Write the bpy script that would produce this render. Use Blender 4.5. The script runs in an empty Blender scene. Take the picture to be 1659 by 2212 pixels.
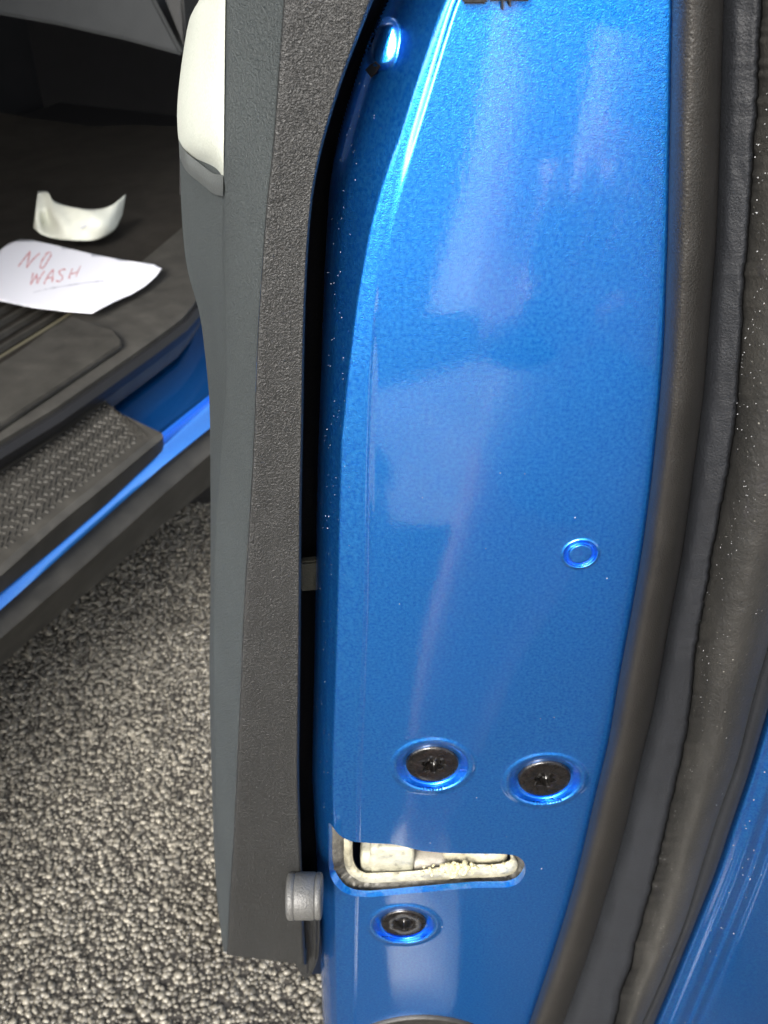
import bpy, bmesh, math, random
import numpy as np
from mathutils import Vector, Matrix, noise
from mathutils.geometry import delaunay_2d_cdt
random.seed(7); np.random.seed(7)
R = math.radians
# ------------------------------------------------------------------ camera
H = 1.25                 # camera height above the asphalt
PITCH = R(36)            # looking down
FD = 2064.0; CX = 829.5; CY = 1106.0      # focal length and centre in a 1659 x 2212 picture
scene = bpy.context.scene
cd = bpy.data.cameras.new('camera'); cam = bpy.data.objects.new('camera', cd)
scene.collection.objects.link(cam)
cam.location = (0, 0, H); cam.rotation_euler = (R(90) - PITCH, 0, 0)
cd.sensor_fit = 'VERTICAL'; cd.sensor_height = 36; cd.lens = 36 * FD / 2212
cd.clip_start = 0.01; cd.clip_end = 500
cd.dof.use_dof = True; cd.dof.focus_distance = 0.31; cd.dof.aperture_fstop = 30
scene.camera = cam
# ------------------------------------------------------------------ sky, sun, exposure
SUN_EL, SUN_AZ = R(32), R(200)       # azimuth measured clockwise from +Y
w = bpy.data.worlds.new('World'); scene.world = w; w.use_nodes = True
nt = w.node_tree; nt.nodes.clear()
sky = nt.nodes.new('ShaderNodeTexSky'); sky.sky_type = 'NISHITA'; sky.sun_disc = False
sky.sun_elevation = SUN_EL; sky.sun_rotation = SUN_AZ
sky.air_density = 1.0; sky.dust_density = 4.0; sky.ozone_density = 1.0
bg = nt.nodes.new('ShaderNodeBackground'); bg.inputs[1].default_value = 0.13
out = nt.nodes.new('ShaderNodeOutputWorld')
mixc = nt.nodes.new('ShaderNodeHueSaturation'); mixc.inputs['Saturation'].default_value = 0.35
nt.links.new(sky.outputs[0], mixc.inputs['Color']); nt.links.new(mixc.outputs[0], bg.inputs[0]); nt.links.new(bg.outputs[0], out.inputs[0])
sl = bpy.data.lights.new('sun', 'SUN'); sl.energy = 1.8; sl.angle = R(24); sl.color = (1, .96, .9)
so = bpy.data.objects.new('sun', sl); scene.collection.objects.link(so)
sd = Vector((math.sin(SUN_AZ) * math.cos(SUN_EL), math.cos(SUN_AZ) * math.cos(SUN_EL), math.sin(SUN_EL)))
so.rotation_euler = sd.to_track_quat('Z', 'Y').to_euler(); so.location = sd * 5
scene.view_settings.view_transform = 'Standard'; scene.view_settings.look = 'None'
scene.view_settings.exposure = 1.65; scene.view_settings.gamma = 1
# ------------------------------------------------------------------ helpers
col = scene.collection
cp, sp = math.cos(PITCH), math.sin(PITCH)
def ray(px, py):
    x = (px - CX) / FD; y = (py - CY) / FD
    return x, cp - y * sp, -(sp + y * cp)
def PY(px, py, Y):
    x, f, d = ray(px, py); s = Y / f
    return Vector((x * s, Y, H + d * s))
def PZ(px, py, z):
    x, f, d = ray(px, py); s = (z - H) / d
    return Vector((x * s, f * s, z))
def depth_of(px, py, Y):
    return Y / ray(px, py)[1]
D = 0.25                # the plane of the door's shut face
def interp(pts, swap=False):
    a = sorted((p[1], p[0]) for p in pts); ys = [t[0] for t in a]; xs = [t[1] for t in a]
    # monotone cubic-ish: smooth the polyline with a fine moving average
    gy = np.arange(-400, 2801, 10.0)
    x0 = np.interp(gy, ys, xs)
    lo = gy < ys[0]; hi = gy > ys[-1]
    x0[lo] = xs[0] + (gy[lo] - ys[0]) * (xs[1] - xs[0]) / (ys[1] - ys[0])
    x0[hi] = xs[-1] + (gy[hi] - ys[-1]) * (xs[-1] - xs[-2]) / (ys[-1] - ys[-2])
    k = 7; ker = np.ones(k) / k
    pad = np.concatenate([2 * x0[0] - x0[k:0:-1], x0, 2 * x0[-1] - x0[-2:-k - 2:-1]])
    for _ in range(2): pad = np.convolve(pad, ker, 'same')
    x1 = pad[k:-k]
    return lambda y: float(np.interp(y, gy, x1))
def link(o, parent=None):
    col.objects.link(o)
    if parent is not None:
        o.parent = parent; o.matrix_parent_inverse = parent_inv(parent)
    return o
def parent_inv(p):
    # meshes are built in world coordinates: undo the Empty's own place once
    return Matrix.Identity(4) if p.parent else Matrix.LocRotScale(p.location, p.rotation_euler, p.scale).inverted()
def mesh(name, verts, faces, mat, parent=None, smooth=True, mats=None, fm=None, normals=None, sharp=None):
    me = bpy.data.meshes.new(name); me.from_pydata([tuple(v) for v in verts], [], faces); me.update()
    for m in (mats or [mat]): me.materials.append(m)
    if fm is not None: me.polygons.foreach_set('material_index', fm)
    me.polygons.foreach_set('use_smooth', [smooth] * len(me.polygons))
    if sharp is not None: me.set_sharp_from_angle(angle=R(sharp))
    if normals is not None: me.normals_split_custom_set_from_vertices(normals)
    o = bpy.data.objects.new(name, me)
    return link(o, parent)
def bmobj(name, bm, mat, parent=None, smooth=True, sharp=40, mats=None):
    me = bpy.data.meshes.new(name); bm.normal_update(); bm.to_mesh(me); bm.free()
    for m in (mats or [mat]): me.materials.append(m)
    me.polygons.foreach_set('use_smooth', [smooth] * len(me.polygons))
    if smooth and sharp: me.set_sharp_from_angle(angle=R(sharp))
    return link(bpy.data.objects.new(name, me), parent)
def grid(nr, nc):
    return [(r * nc + c, r * nc + c + 1, (r + 1) * nc + c + 1, (r + 1) * nc + c) for r in range(nr - 1) for c in range(nc - 1)]
def empty(name, loc, label, cat, group=None):
    e = bpy.data.objects.new(name, None); e.empty_display_size = .05; col.objects.link(e)
    e.location = loc; e['label'] = label; e['category'] = cat
    if group: e['group'] = group
    return e
def smoothcurve(ctrl, n):
    """Catmull-Rom through tuples of numbers"""
    c = np.array(ctrl, float); m = len(c); res = []
    t = np.linspace(0, m - 1, n)
    for v in t:
        i = min(int(v), m - 2); f = v - i
        p0 = c[i - 1] if i > 0 else 2 * c[0] - c[1]
        p3 = c[i + 2] if i + 2 < m else 2 * c[-1] - c[-2]
        p1, p2 = c[i], c[i + 1]
        res.append(.5 * ((2 * p1) + (-p0 + p2) * f + (2 * p0 - 5 * p1 + 4 * p2 - p3) * f * f + (-p0 + 3 * p1 - 3 * p2 + p3) * f ** 3))
    return np.array(res)
# ------------------------------------------------------------------ materials
def mat(name, base, rough=.5, metallic=0, spec=.5, coat=0, coat_rough=.03, build=None):
    m = bpy.data.materials.new(name); m.use_nodes = True
    b = m.node_tree.nodes['Principled BSDF']
    b.inputs['Base Color'].default_value = (*base, 1); b.inputs['Roughness'].default_value = rough
    b.inputs['Metallic'].default_value = metallic; b.inputs['Specular IOR Level'].default_value = spec
    b.inputs['Coat Weight'].default_value = coat; b.inputs['Coat Roughness'].default_value = coat_rough
    if build: build(m.node_tree, b)
    return m
def N(t, kind, **kw):
    n = t.nodes.new(kind)
    for k, v in kw.items():
        if k in n.inputs: n.inputs[k].default_value = v
        else: setattr(n, k, v)
    return n
def coords(t, scale=(1, 1, 1)):
    g = t.nodes.new('ShaderNodeNewGeometry'); mp = t.nodes.new('ShaderNodeMapping'); mp.inputs['Scale'].default_value = scale
    t.links.new(g.outputs['Position'], mp.inputs['Vector']); return mp.outputs[0]
def noise_tex(t, scale, detail=3, rough=.5, sc=(1, 1, 1)):
    n = N(t, 'ShaderNodeTexNoise', Scale=scale, Detail=detail, Roughness=rough); t.links.new(coords(t, sc), n.inputs['Vector']); return n.outputs['Fac']
def ramp(t, fac, stops):
    r = t.nodes.new('ShaderNodeValToRGB'); t.links.new(fac, r.inputs[0])
    while len(r.color_ramp.elements) < len(stops): r.color_ramp.elements.new(.5)
    for e, (p, c) in zip(r.color_ramp.elements, stops):
        e.position = p; e.color = (*c, 1) if len(c) == 3 else c
    return r.outputs[0]
def bump(t, b, h, strength, dist, prev=None):
    n = N(t, 'ShaderNodeBump', Strength=strength, Distance=dist); t.links.new(h, n.inputs['Height'])
    if prev is not None: t.links.new(prev, n.inputs['Normal'])
    if b is not None: t.links.new(n.outputs[0], b.inputs['Normal'])
    return n.outputs[0]
def mixrgb(t, fac, a, b_, mode='MIX'):
    n = t.nodes.new('ShaderNodeMix'); n.data_type = 'RGBA'; n.blend_type = mode
    if isinstance(fac, float): n.inputs[0].default_value = fac
    else: t.links.new(fac, n.inputs[0])
    for i, v in ((6, a), (7, b_)):
        if isinstance(v, tuple): n.inputs[i].default_value = (*v, 1)
        else: t.links.new(v, n.inputs[i])
    return n.outputs[2]

def paint_nodes(t, b):
    # metallic flake: many tiny tilted mirrors under a clear coat
    v = N(t, 'ShaderNodeTexVoronoi', Scale=2600.0); t.links.new(coords(t), v.inputs['Vector'])
    c = ramp(t, noise_tex(t, 900, 2), [(.3, (.005, .215, .90)), (.7, (.034, .37, 1.0))])
    t.links.new(c, b.inputs['Base Color'])
    n1 = bump(t, None, noise_tex(t, 2400, 2), .2, .0005)
    n2 = bump(t, b, v.outputs['Distance'], .12, .0004, n1)
    b.inputs['Coat IOR'].default_value = 1.78
    orange = bump(t, None, noise_tex(t, 420, 2), .014, .001)
    t.links.new(orange, b.inputs['Coat Normal'])
PAINT = mat('blue_metallic_paint', (.004, .16, .6), .38, 1.0, .5, 1.0, .06, paint_nodes)

def grain(scale, strength, dist=.0006):
    def f(t, b):
        v = N(t, 'ShaderNodeTexVoronoi', Scale=scale, feature='SMOOTH_F1'); v.inputs['Smoothness'].default_value = .6
        nz = N(t, 'ShaderNodeTexNoise', Scale=scale * .5, Detail=3.0)
        t.links.new(coords(t), nz.inputs['Vector'])
        add = N(t, 'ShaderNodeVectorMath', operation='ADD'); sc_ = N(t, 'ShaderNodeVectorMath', operation='SCALE'); sc_.inputs['Scale'].default_value = .0025
        t.links.new(nz.outputs['Color'], sc_.inputs[0]); t.links.new(coords(t), add.inputs[0]); t.links.new(sc_.outputs[0], add.inputs[1])
        t.links.new(add.outputs[0], v.inputs['Vector'])
        n1 = bump(t, None, v.outputs['Distance'], strength, dist)
        bump(t, b, noise_tex(t, scale * 2.5, 2), strength * .4, dist * .5, n1)
        base = tuple(b.inputs['Base Color'].default_value)[:3]
        c = ramp(t, noise_tex(t, 18, 4), [(.3, tuple(x * .85 for x in base)), (.7, tuple(x * 1.15 for x in base))])
        c = mixrgb(t, .25, c, ramp(t, noise_tex(t, 1800, 1), [(.35, tuple(x * .6 for x in base)), (.7, tuple(x * 1.7 for x in base))]))
        t.links.new(c, b.inputs['Base Color'])
    return f
TRIM = mat('lit_grained_charcoal', (.035, .041, .041), .55, 0, .4, build=grain(1500, .9, .0006))  # left-facing trim facets, the light they catch painted in as a paler colour
TRIMF = mat('dark_shaded_charcoal', (.0115, .0118, .0112), .40, 0, .5, build=grain(1900, .6, .0006))  # camera-facing facet of the same trim with shade painted in; dark parts too
BLACK = mat('black_plastic', (.009, .009, .010), .6, 0, .3, build=grain(900, .2))
CREAM = mat('pale_grey_vinyl', (.34, .355, .31), .5, 0, .4, build=grain(1200, .15))
def rub(t, b):
    base = tuple(b.inputs['Base Color'].default_value)[:3]
    c = ramp(t, noise_tex(t, 40, 5, .6), [(.3, tuple(x * .75 for x in base)), (.7, tuple(x * 1.25 for x in base))])
    t.links.new(c, b.inputs['Base Color'])
    n1 = bump(t, None, noise_tex(t, 1500, 3), .55, .0005)
    c = mixrgb(t, .3, c, ramp(t, noise_tex(t, 2200, 2), [(.35, tuple(x * .4 for x in base)), (.7, tuple(x * 2.4 for x in base))])); t.links.new(c, b.inputs['Base Color'])
    bump(t, b, noise_tex(t, 120, 3), .2, .001, n1)
SEAL = mat('brown_black_rubber', (.0145, .0135, .0120), .42, 0, .45, build=rub)
BAND = mat('dark_rubber', (.0085, .0097, .0122), .6, 0, .4, build=rub)
def dusty(t, b):
    st = noise_tex(t, 30, 6, .65, (1, 1, .35))
    base = ramp(t, st, [(.32, (.011, .0107, .0098)), (.5, (.018, .0173, .0153)), (.72, (.034, .032, .028))])
    v = N(t, 'ShaderNodeTexVoronoi', Scale=330.0); t.links.new(coords(t), v.inputs['Vector'])
    sp_ = ramp(t, v.outputs['Distance'], [(.0, (1, 1, 1)), (.13, (0, 0, 0))])
    m2 = ramp(t, noise_tex(t, 55, 3), [(.52, (0, 0, 0)), (.62, (1, 1, 1))])
    mm = mixrgb(t, 1.0, sp_, m2, 'MULTIPLY')
    c = mixrgb(t, mm, base, (.34, .33, .29)); t.links.new(c, b.inputs['Base Color'])
    dk = ramp(t, noise_tex(t, 75, 5, .7, (1, 1, .5)), [(.30, (0, 0, 0)), (.38, (1, 1, 1))])
    c2 = mixrgb(t, dk, (.018, .017, .017), c); t.links.new(c2, b.inputs['Base Color'])
    n1 = bump(t, None, noise_tex(t, 160, 6, .7), .4, .0012)
    bump(t, b, noise_tex(t, 900, 3), .5, .0006, n1)
DUST = mat('dusty_rubber', (.07, .065, .055), .62, 0, .45, build=dusty)
def boltn(t, b):
    s = ramp(t, noise_tex(t, 350, 4, .7), [(.4, (.003, .0028, .0026)), (.66, (.016, .013, .011))])
    t.links.new(s, b.inputs['Base Color'])
    r_ = ramp(t, noise_tex(t, 260, 4), [(.35, (.18, .18, .18)), (.7, (.5, .5, .5))]); t.links.new(r_, b.inputs['Roughness'])
    bump(t, b, noise_tex(t, 500, 4, .6), .8, .0007)
BOLT = mat('black_oiled_steel', (.01, .009, .008), .25, .6, .5, .9, .08, boltn)
def grime(base, dirt, sc, br=260):
    def f(t, b):
        m1 = ramp(t, noise_tex(t, sc, 6, .7), [(.40, (0, 0, 0)), (.62, (1, 1, 1))]); c = mixrgb(t, m1, base, dirt)
        m2 = ramp(t, noise_tex(t, sc * 5, 4, .6), [(.55, (0, 0, 0)), (.7, (1, 1, 1))]); c = mixrgb(t, m2, c, tuple(x * .55 for x in dirt)); t.links.new(c, b.inputs['Base Color'])
        n1 = bump(t, None, noise_tex(t, br, 4, .6), .6, .0012); bump(t, b, noise_tex(t, 1400, 3), .4, .0005, n1)
    return f
LINER = mat('worn_grey_metal_rim', (.13, .122, .098), .42, .2, .5, build=grime((.13, .124, .105), (.055, .052, .043), 130))
GASKET = mat('cream_plastic_gasket', (.33, .325, .25), .45, 0, .4, build=grime((.40, .375, .275), (.20, .185, .13), 70))
LATCH = mat('off_white_latch_plastic', (.27, .28, .22), .38, 0, .5, build=grime((.36, .35, .27), (.20, .195, .15), 45, 120))
ROLL = mat('beige_latch_roller', (.18, .165, .13), .4, 0, .5, build=grain(300, .3))
CRUMB = mat('yellowed_grease_crumb', (.42, .38, .22), .45, 0, .5, build=grain(600, .6))
BUMPER = mat('grey_rubber_bumper', (.058, .058, .055), .42, 0, .5, build=rub)
def carpetn(t, b):
    c = ramp(t, noise_tex(t, 14, 5, .6), [(.3, (.020, .018, .0155)), (.7, (.042, .038, .032))])
    c = mixrgb(t, .5, c, ramp(t, noise_tex(t, 420, 3), [(.35, (.008, .007, .006)), (.7, (.034, .03, .025))])); t.links.new(c, b.inputs['Base Color'])
    bump(t, b, noise_tex(t, 350, 4), .8, .004)
CARPET = mat('dark_carpet', (.04, .035, .03), .95, 0, .1, build=carpetn)
def sillp(t, b):
    c = ramp(t, noise_tex(t, 22, 6, .65), [(.35, (.026, .0245, .021)), (.6, (.042, .0395, .034)), (.8, (.062, .058, .05))]); t.links.new(c, b.inputs['Base Color'])
    bump(t, b, noise_tex(t, 700, 3), .4, .0008)
SILL = mat('dusty_grey_plastic', (.08, .076, .067), .6, 0, .4, build=sillp)
SEATM = mat('grey_seat_fabric', (.025, .027, .028), .8, 0, .3, build=grain(300, .3))
PAPER = mat('white_paper', (.74, .74, .79), .8, 0, .2, build=lambda t, b: bump(t, b, noise_tex(t, 60, 4), .25, .002))
PAPER2 = mat('ivory_paper', (.60, .61, .53), .8, 0, .2, build=lambda t, b: bump(t, b, noise_tex(t, 50, 4), .5, .004))
INK = mat('faded_red_marker', (.50, .16, .17), .8, build=lambda t, b: t.links.new(ramp(t, noise_tex(t, 160, 4), [(.35, (.42, .1, .12)), (.65, (.72, .42, .44))]), b.inputs['Base Color']))
INKG = mat('grey_pencil_and_fold', (.45, .45, .5), .8, build=lambda t, b: t.links.new(ramp(t, noise_tex(t, 160, 4), [(.35, (.36, .36, .42)), (.65, (.66, .66, .72))]), b.inputs['Base Color']))
def asph(t, b):
    c = ramp(t, noise_tex(t, 90, 5, .7), [(.3, (.02, .018, .016)), (.7, (.055, .05, .043))]); t.links.new(c, b.inputs['Base Color'])
    bump(t, b, noise_tex(t, 160, 4), .8, .004)
ASPH = mat('asphalt', (.06, .055, .05), .85, 0, .3, build=asph)
def stonen(t, b):
    g = t.nodes.new('ShaderNodeNewGeometry')
    c = ramp(t, g.outputs['Random Per Island'], [(0, (.05, .045, .036)), (.45, (.125, .114, .090)), (.85, (.215, .197, .158)), (1, (.30, .275, .22))])
    c = mixrgb(t, .35, c, ramp(t, noise_tex(t, 3, 4), [(.35, (.042, .039, .032)), (.65, (.19, .178, .15))])); t.links.new(c, b.inputs['Base Color'])
    bump(t, b, noise_tex(t, 500, 3), .5, .001)
STONE = mat('asphalt_stones', (.22, .2, .17), .3, 0, .5, build=stonen)

# ------------------------------------------------------------------ ground
gv = [(-60, -60, 0), (60, -60, 0), (60, 60, 0), (-60, 60, 0)]
g = mesh('asphalt', gv, [(0, 1, 2, 3)], ASPH, smooth=False); g['kind'] = 'structure'
def refl(t, b):
    c = ramp(t, noise_tex(t, 1.5, 8, .6), [(.3, (.50, .50, .48)), (.7, (.66, .66, .63))]); t.links.new(c, b.inputs['Base Color'])
    bump(t, b, noise_tex(t, 60, 4), .3, .003)
REFL2 = mat('grey_reflector', (.42, .42, .40), .8, 0, .3, build=lambda t, b: t.links.new(ramp(t, noise_tex(t, 5, 6, .6), [(.3, (.26, .26, .25)), (.7, (.42, .42, .40))]), b.inputs['Base Color']))
REFL = mat('pale_reflector', (.6, .6, .57), .8, 0, .3, build=refl)
for outline in ([(.14, -2.25), (40, -2.15), (40, -50), (6, -50), (.95, -8.6)], [(-.015, -1.25), (.005, -1.18), (.05, -1.15), (.14, -1.165), (.24, -1.18), (.30, -1.24), (.36, -1.34), (.40, -1.46), (.46, -1.50), (.62, -1.69), (.75, -1.78), (1.6, -1.85), (1.5, -2.05), (.5, -2.0), (.16, -1.86), (.02, -1.80), (-.05, -1.68), (-.03, -1.5), (.01, -1.36)]):
    if len(outline) > 8:       # ragged outline to break up the added slab's reflection
        o2 = []
        for (xa, ya), (xb, yb) in zip(outline, outline[1:] + outline[:1]):
            k = max(1, int(math.hypot(xb - xa, yb - ya) / .03))
            for q_ in range(k):
                x, y = xa + (xb - xa) * q_ / k, ya + (yb - ya) * q_ / k; v_ = Vector((x * 9, y * 9, 0))
                o2.append((x + .035 * noise.noise(v_) + .012 * noise.noise(v_ * 4), y + .05 * noise.noise(v_ + Vector((5, 5, 5))) + .015 * noise.noise(v_ * 4 + Vector((2, 2, 2)))))
        outline = o2
    bm = bmesh.new(); f = bm.faces.new([bm.verts.new((x, y, .012)) for x, y in outline]); f.normal_update()
    if f.normal.z < 0: f.normal_flip()
    r_ = bmesh.ops.extrude_face_region(bm, geom=[f]); bmesh.ops.translate(bm, verts=[e for e in r_['geom'] if isinstance(e, bmesh.types.BMVert)], vec=(0, 0, -.02)); bmesh.ops.recalc_face_normals(bm, faces=bm.faces)
    o = bmobj('reflector_slab', bm, REFL2 if len(outline) > 8 else REFL, smooth=False); o['kind'] = 'structure'  # unseen slabs added behind the camera, shaped for their reflection in the paint
def stones():
    phi = (1 + 5 ** .5) / 2
    iv = np.array([(-1, phi, 0), (1, phi, 0), (-1, -phi, 0), (1, -phi, 0), (0, -1, phi), (0, 1, phi), (0, -1, -phi), (0, 1, -phi), (phi, 0, -1), (phi, 0, 1), (-phi, 0, -1), (-phi, 0, 1)]) / 1.902
    fa = np.array([(0, 11, 5), (0, 5, 1), (0, 1, 7), (0, 7, 10), (0, 10, 11), (1, 5, 9), (5, 11, 4), (11, 10, 2), (10, 7, 6), (7, 1, 8), (3, 9, 4), (3, 4, 2), (3, 2, 6), (3, 6, 8), (3, 8, 9), (4, 9, 5), (2, 4, 11), (6, 2, 10), (8, 6, 7), (9, 8, 1)])
    s = .0062; xs = np.arange(-.95, .40, s); ys = np.arange(.10, 1.75, s)
    X, Y = np.meshgrid(xs, ys); X = X.ravel() + np.random.uniform(-.4, .4, X.size) * s; Y = Y.ravel() + np.random.uniform(-.4, .4, Y.size) * s
    # keep what the photograph could see past the door
    keep = (X < .38) & ((X < .02) | (Y < .9)) & (X > -.1 - .75 * Y) ; X = X[keep]; Y = Y[keep]; n = len(X)
    rad = s * np.random.uniform(.25, 1.0, n) ** 1.15
    jit = np.random.uniform(.72, 1.25, (n, 12, 1)); ell = np.random.uniform(.7, 1.25, (n, 1, 3)); ell[:, :, 2] *= .62
    a = np.random.uniform(0, 6.28, n); ca, sa = np.cos(a), np.sin(a)
    V = iv[None] * jit * ell * rad[:, None, None]
    W = V.copy(); W[:, :, 0] = V[:, :, 0] * ca[:, None] - V[:, :, 1] * sa[:, None]; W[:, :, 1] = V[:, :, 0] * sa[:, None] + V[:, :, 1] * ca[:, None]
    W[:, :, 0] += X[:, None]; W[:, :, 1] += Y[:, None]; W[:, :, 2] += np.random.uniform(-.0005, .0022, n)[:, None]
    F = fa[None] + (np.arange(n) * 12)[:, None, None]
    me = bpy.data.meshes.new('asphalt_aggregate'); W = W.reshape(-1, 3); F = F.reshape(-1)
    me.vertices.add(len(W)); me.vertices.foreach_set('co', W.ravel()); me.loops.add(len(F)); me.loops.foreach_set('vertex_index', F.astype(np.int32))
    me.polygons.add(len(F) // 3); me.polygons.foreach_set('loop_start', np.arange(0, len(F), 3, dtype=np.int32)); me.polygons.foreach_set('use_smooth', np.ones(len(F) // 3, dtype=bool))
    me.update(); me.validate(); me.materials.append(STONE)
    o = bpy.data.objects.new('asphalt_aggregate', me); col.objects.link(o); o['kind'] = 'stuff'
    o['label'] = 'pale and dark pebbly stones packed in the asphalt below the door'; o['category'] = 'aggregate'
    return n
print('stones', stones())

# ------------------------------------------------------------------ car body (sill, floor, interior)
body = empty('car', (-.9, .9, 0), 'blue car with one door swung open, sill step and dark floor in view', 'car')
U = (Vector((.40, .916, 0))).normalized()
def ext(pts, z, back=1.6, fwd=1.2):
    """edge of the sill given by picture points on the level z, run on past both ends"""
    p = [PZ(x, y, z) for x, y in pts]
    d0 = (p[0] - p[1]).normalized(); d1 = (p[-1] - p[-2]).normalized()
    return [p[0] + d0 * back] + p + [p[-1] + d1 * fwd]
def resample(p, n):
    L = [0]
    for a, b in zip(p, p[1:]): L.append(L[-1] + (b - a).length)
    out_ = []
    for t in np.linspace(0, L[-1], n):
        i = max(0, min(len(L) - 2, int(np.searchsorted(L, t)) - 1)); f = (t - L[i]) / (L[i + 1] - L[i]); out_.append(p[i].lerp(p[i + 1], f))
    return out_
def loft(name, edges, m, parent, n=60, sharp=35):
    rows = [resample(e, n) for e in edges]
    v = [q for r_ in rows for q in r_]
    return mesh(name, v, grid(len(rows), n), m, parent, sharp=sharp)
def shift(e, dx, dz):
    nrm = Vector((U.y, -U.x, 0))     # outward
    return [p + nrm * dx + Vector((0, 0, dz)) for p in e]
def clipto(e, q):                     # drop the run-on in front
    return e
zt = .52; zs = .455; zb = .425; zc = .36
trim_edge = ext([(0, 953), (117, 883), (233, 803), (333, 733), (400, 683), (431, 640)], zt, 1.6, .8)
trim_in = ext([(0, 790), (160, 672), (300, 570), (420, 470)], zt + .006, 1.6, .8)
loft('sill_trim', [shift(trim_in, -.01, -.02), shift(trim_in, -.002, -.002), trim_in, shift(trim_edge, -.012, .004), shift(trim_edge, -.003, .001), trim_edge, shift(trim_edge, -.004, -.03), shift(trim_edge, -.02, -.08)], SILL, body)
# raised panel on the trim
def polyprism(name, pts, h, m, parent, bev=0, n=2):
    bm = bmesh.new(); vs = [bm.verts.new(p) for p in pts]; f = bm.faces.new(vs)
    if f.normal.z < 0: pass
    bm.normal_update()
    r_ = bmesh.ops.extrude_face_region(bm, geom=[f]); up = [e for e in r_['geom'] if isinstance(e, bmesh.types.BMVert)]
    bmesh.ops.translate(bm, verts=up, vec=h)
    bmesh.ops.recalc_face_normals(bm, faces=bm.faces)
    if bev: bmesh.ops.bevel(bm, geom=[e for e in bm.edges], offset=bev, segments=n, affect='EDGES')
    return bmobj(name, bm, m, parent)
pp = [PZ(x, y, zt + .006) for x, y in [(-60, 835), (160, 694), (247, 723), (264, 745), (262, 756), (-60, 972)]]
polyprism('sill_trim_panel', pp, Vector((0, 0, .009)), SILL, body, .002)
seam = ext([(0, 772), (80, 723), (157, 675), (230, 622)], zt + .008, .1, .02)
welt_ = loft('seam_welt', [shift(seam, -.003, 0), shift(seam, -.001, .003), shift(seam, .001, .003), shift(seam, .003, 0)], mat('tan_welt', (.075, .066, .038), .7), body)
for k_ in (.05, .085, .12, .155):
    rib_ = [p + Vector((-U.y, U.x, 0)) * k_ for p in seam]
    loft('floor_rib', [shift(rib_, -.006, -.022), shift(rib_, -.004, -.014), shift(rib_, .004, -.014), shift(rib_, .006, -.022)], SILL, body)
# carpeted floor, wheel-side walls, roof
nin = Vector((-U.y, U.x, 0))
fl = [trim_in[0] + nin * -.02, trim_in[-1] + nin * -.02, trim_in[-1] + nin * 1.6, trim_in[0] + nin * 1.6]
def floorz(x, y): return zt - .012
A0 = trim_in[0].copy(); A1 = trim_in[-1].copy(); nn = 60
fv = []
for i in range(nn):
    for j in range(nn):
        q = A0.lerp(A1, i / (nn - 1)) + nin * (-.02 + 2.6 * j / (nn - 1)); q.z = zt - .016 - .05 * min(1, max(0, j - 6) / 12) + .006 * noise.noise(q * 6)
        fv.append(q)
mesh('floor_carpet', fv, grid(nn, nn), CARPET, body)
def slab(name, c, u, v, w_, m, parent, bev=.01):
    bm = bmesh.new(); vs = [bm.verts.new(c + u * a + v * b + w_ * d) for a in (-1, 1) for b in (-1, 1) for d in (-1, 1)]
    for f in [(0, 1, 3, 2), (4, 6, 7, 5), (0, 4, 5, 1), (2, 3, 7, 6), (0, 2, 6, 4), (1, 5, 7, 3)]: bm.faces.new([vs[i] for i in f])
    bmesh.ops.recalc_face_normals(bm, faces=bm.faces)
    if bev: bmesh.ops.bevel(bm, geom=list(bm.edges), offset=bev, segments=2, affect='EDGES')
    return bmobj(name, bm, m, parent)
mid = PZ(200, 800, zt); mid.z = 0
up = Vector((0, 0, 1))
slab('roof_panel', mid + U * .5 + nin * .95 + up * 1.72, U * 1.8, nin * .85, up * .02, PAINT, body)
slab('roof_lining', mid + U * .5 + nin * .95 + up * 1.69, U * 1.78, nin * .83, up * .008, mat('grey_headliner', (.3, .3, .29), .9), body, 0)
slab('far_side_panel', mid + nin * 1.8 + U * .6 + up * .9, U * 2.6, nin * .02, up * .85, BLACK, body)
slab('seat_back', mid - U * 1.0 + nin * .9 + up * .95, U * .08, nin * .75, up * .45, BLACK, body, .03)
slab('underbody', mid + nin * .92 + up * .34 + U * .4, U * 2.0, nin * .78, up * .03, BLACK, body)
# front seat base: its lower edge is the pale band at the top left
sb0 = PZ(-220, -10, .66); 
Ysb = 1.95
q = [PY(-300, -40, Ysb), PY(0, 33, Ysb), PY(133, 57, Ysb), PY(267, 87, Ysb), PY(397, 122, Ysb), PY(388, 104, Ysb), PY(332, -5, Ysb), PY(300, -220, Ysb), PY(-300, -260, Ysb)]
polyprism('seat_base', q, Vector((0, .5, 0)), SEATM, body, .006)
q = [PY(352, -10, 1.9), PY(395, -10, 1.9), PY(402, 100, 1.9), PY(397, 100, 1.9)]
polyprism('seat_post', q, Vector((0, .2, 0)), TRIMF, body, .004)
slab('front_bulkhead', mid + U * 2.0 + nin * .9 + up * 1.0, U * .03, nin * 1.0, up * .75, BLACK, body)
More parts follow.
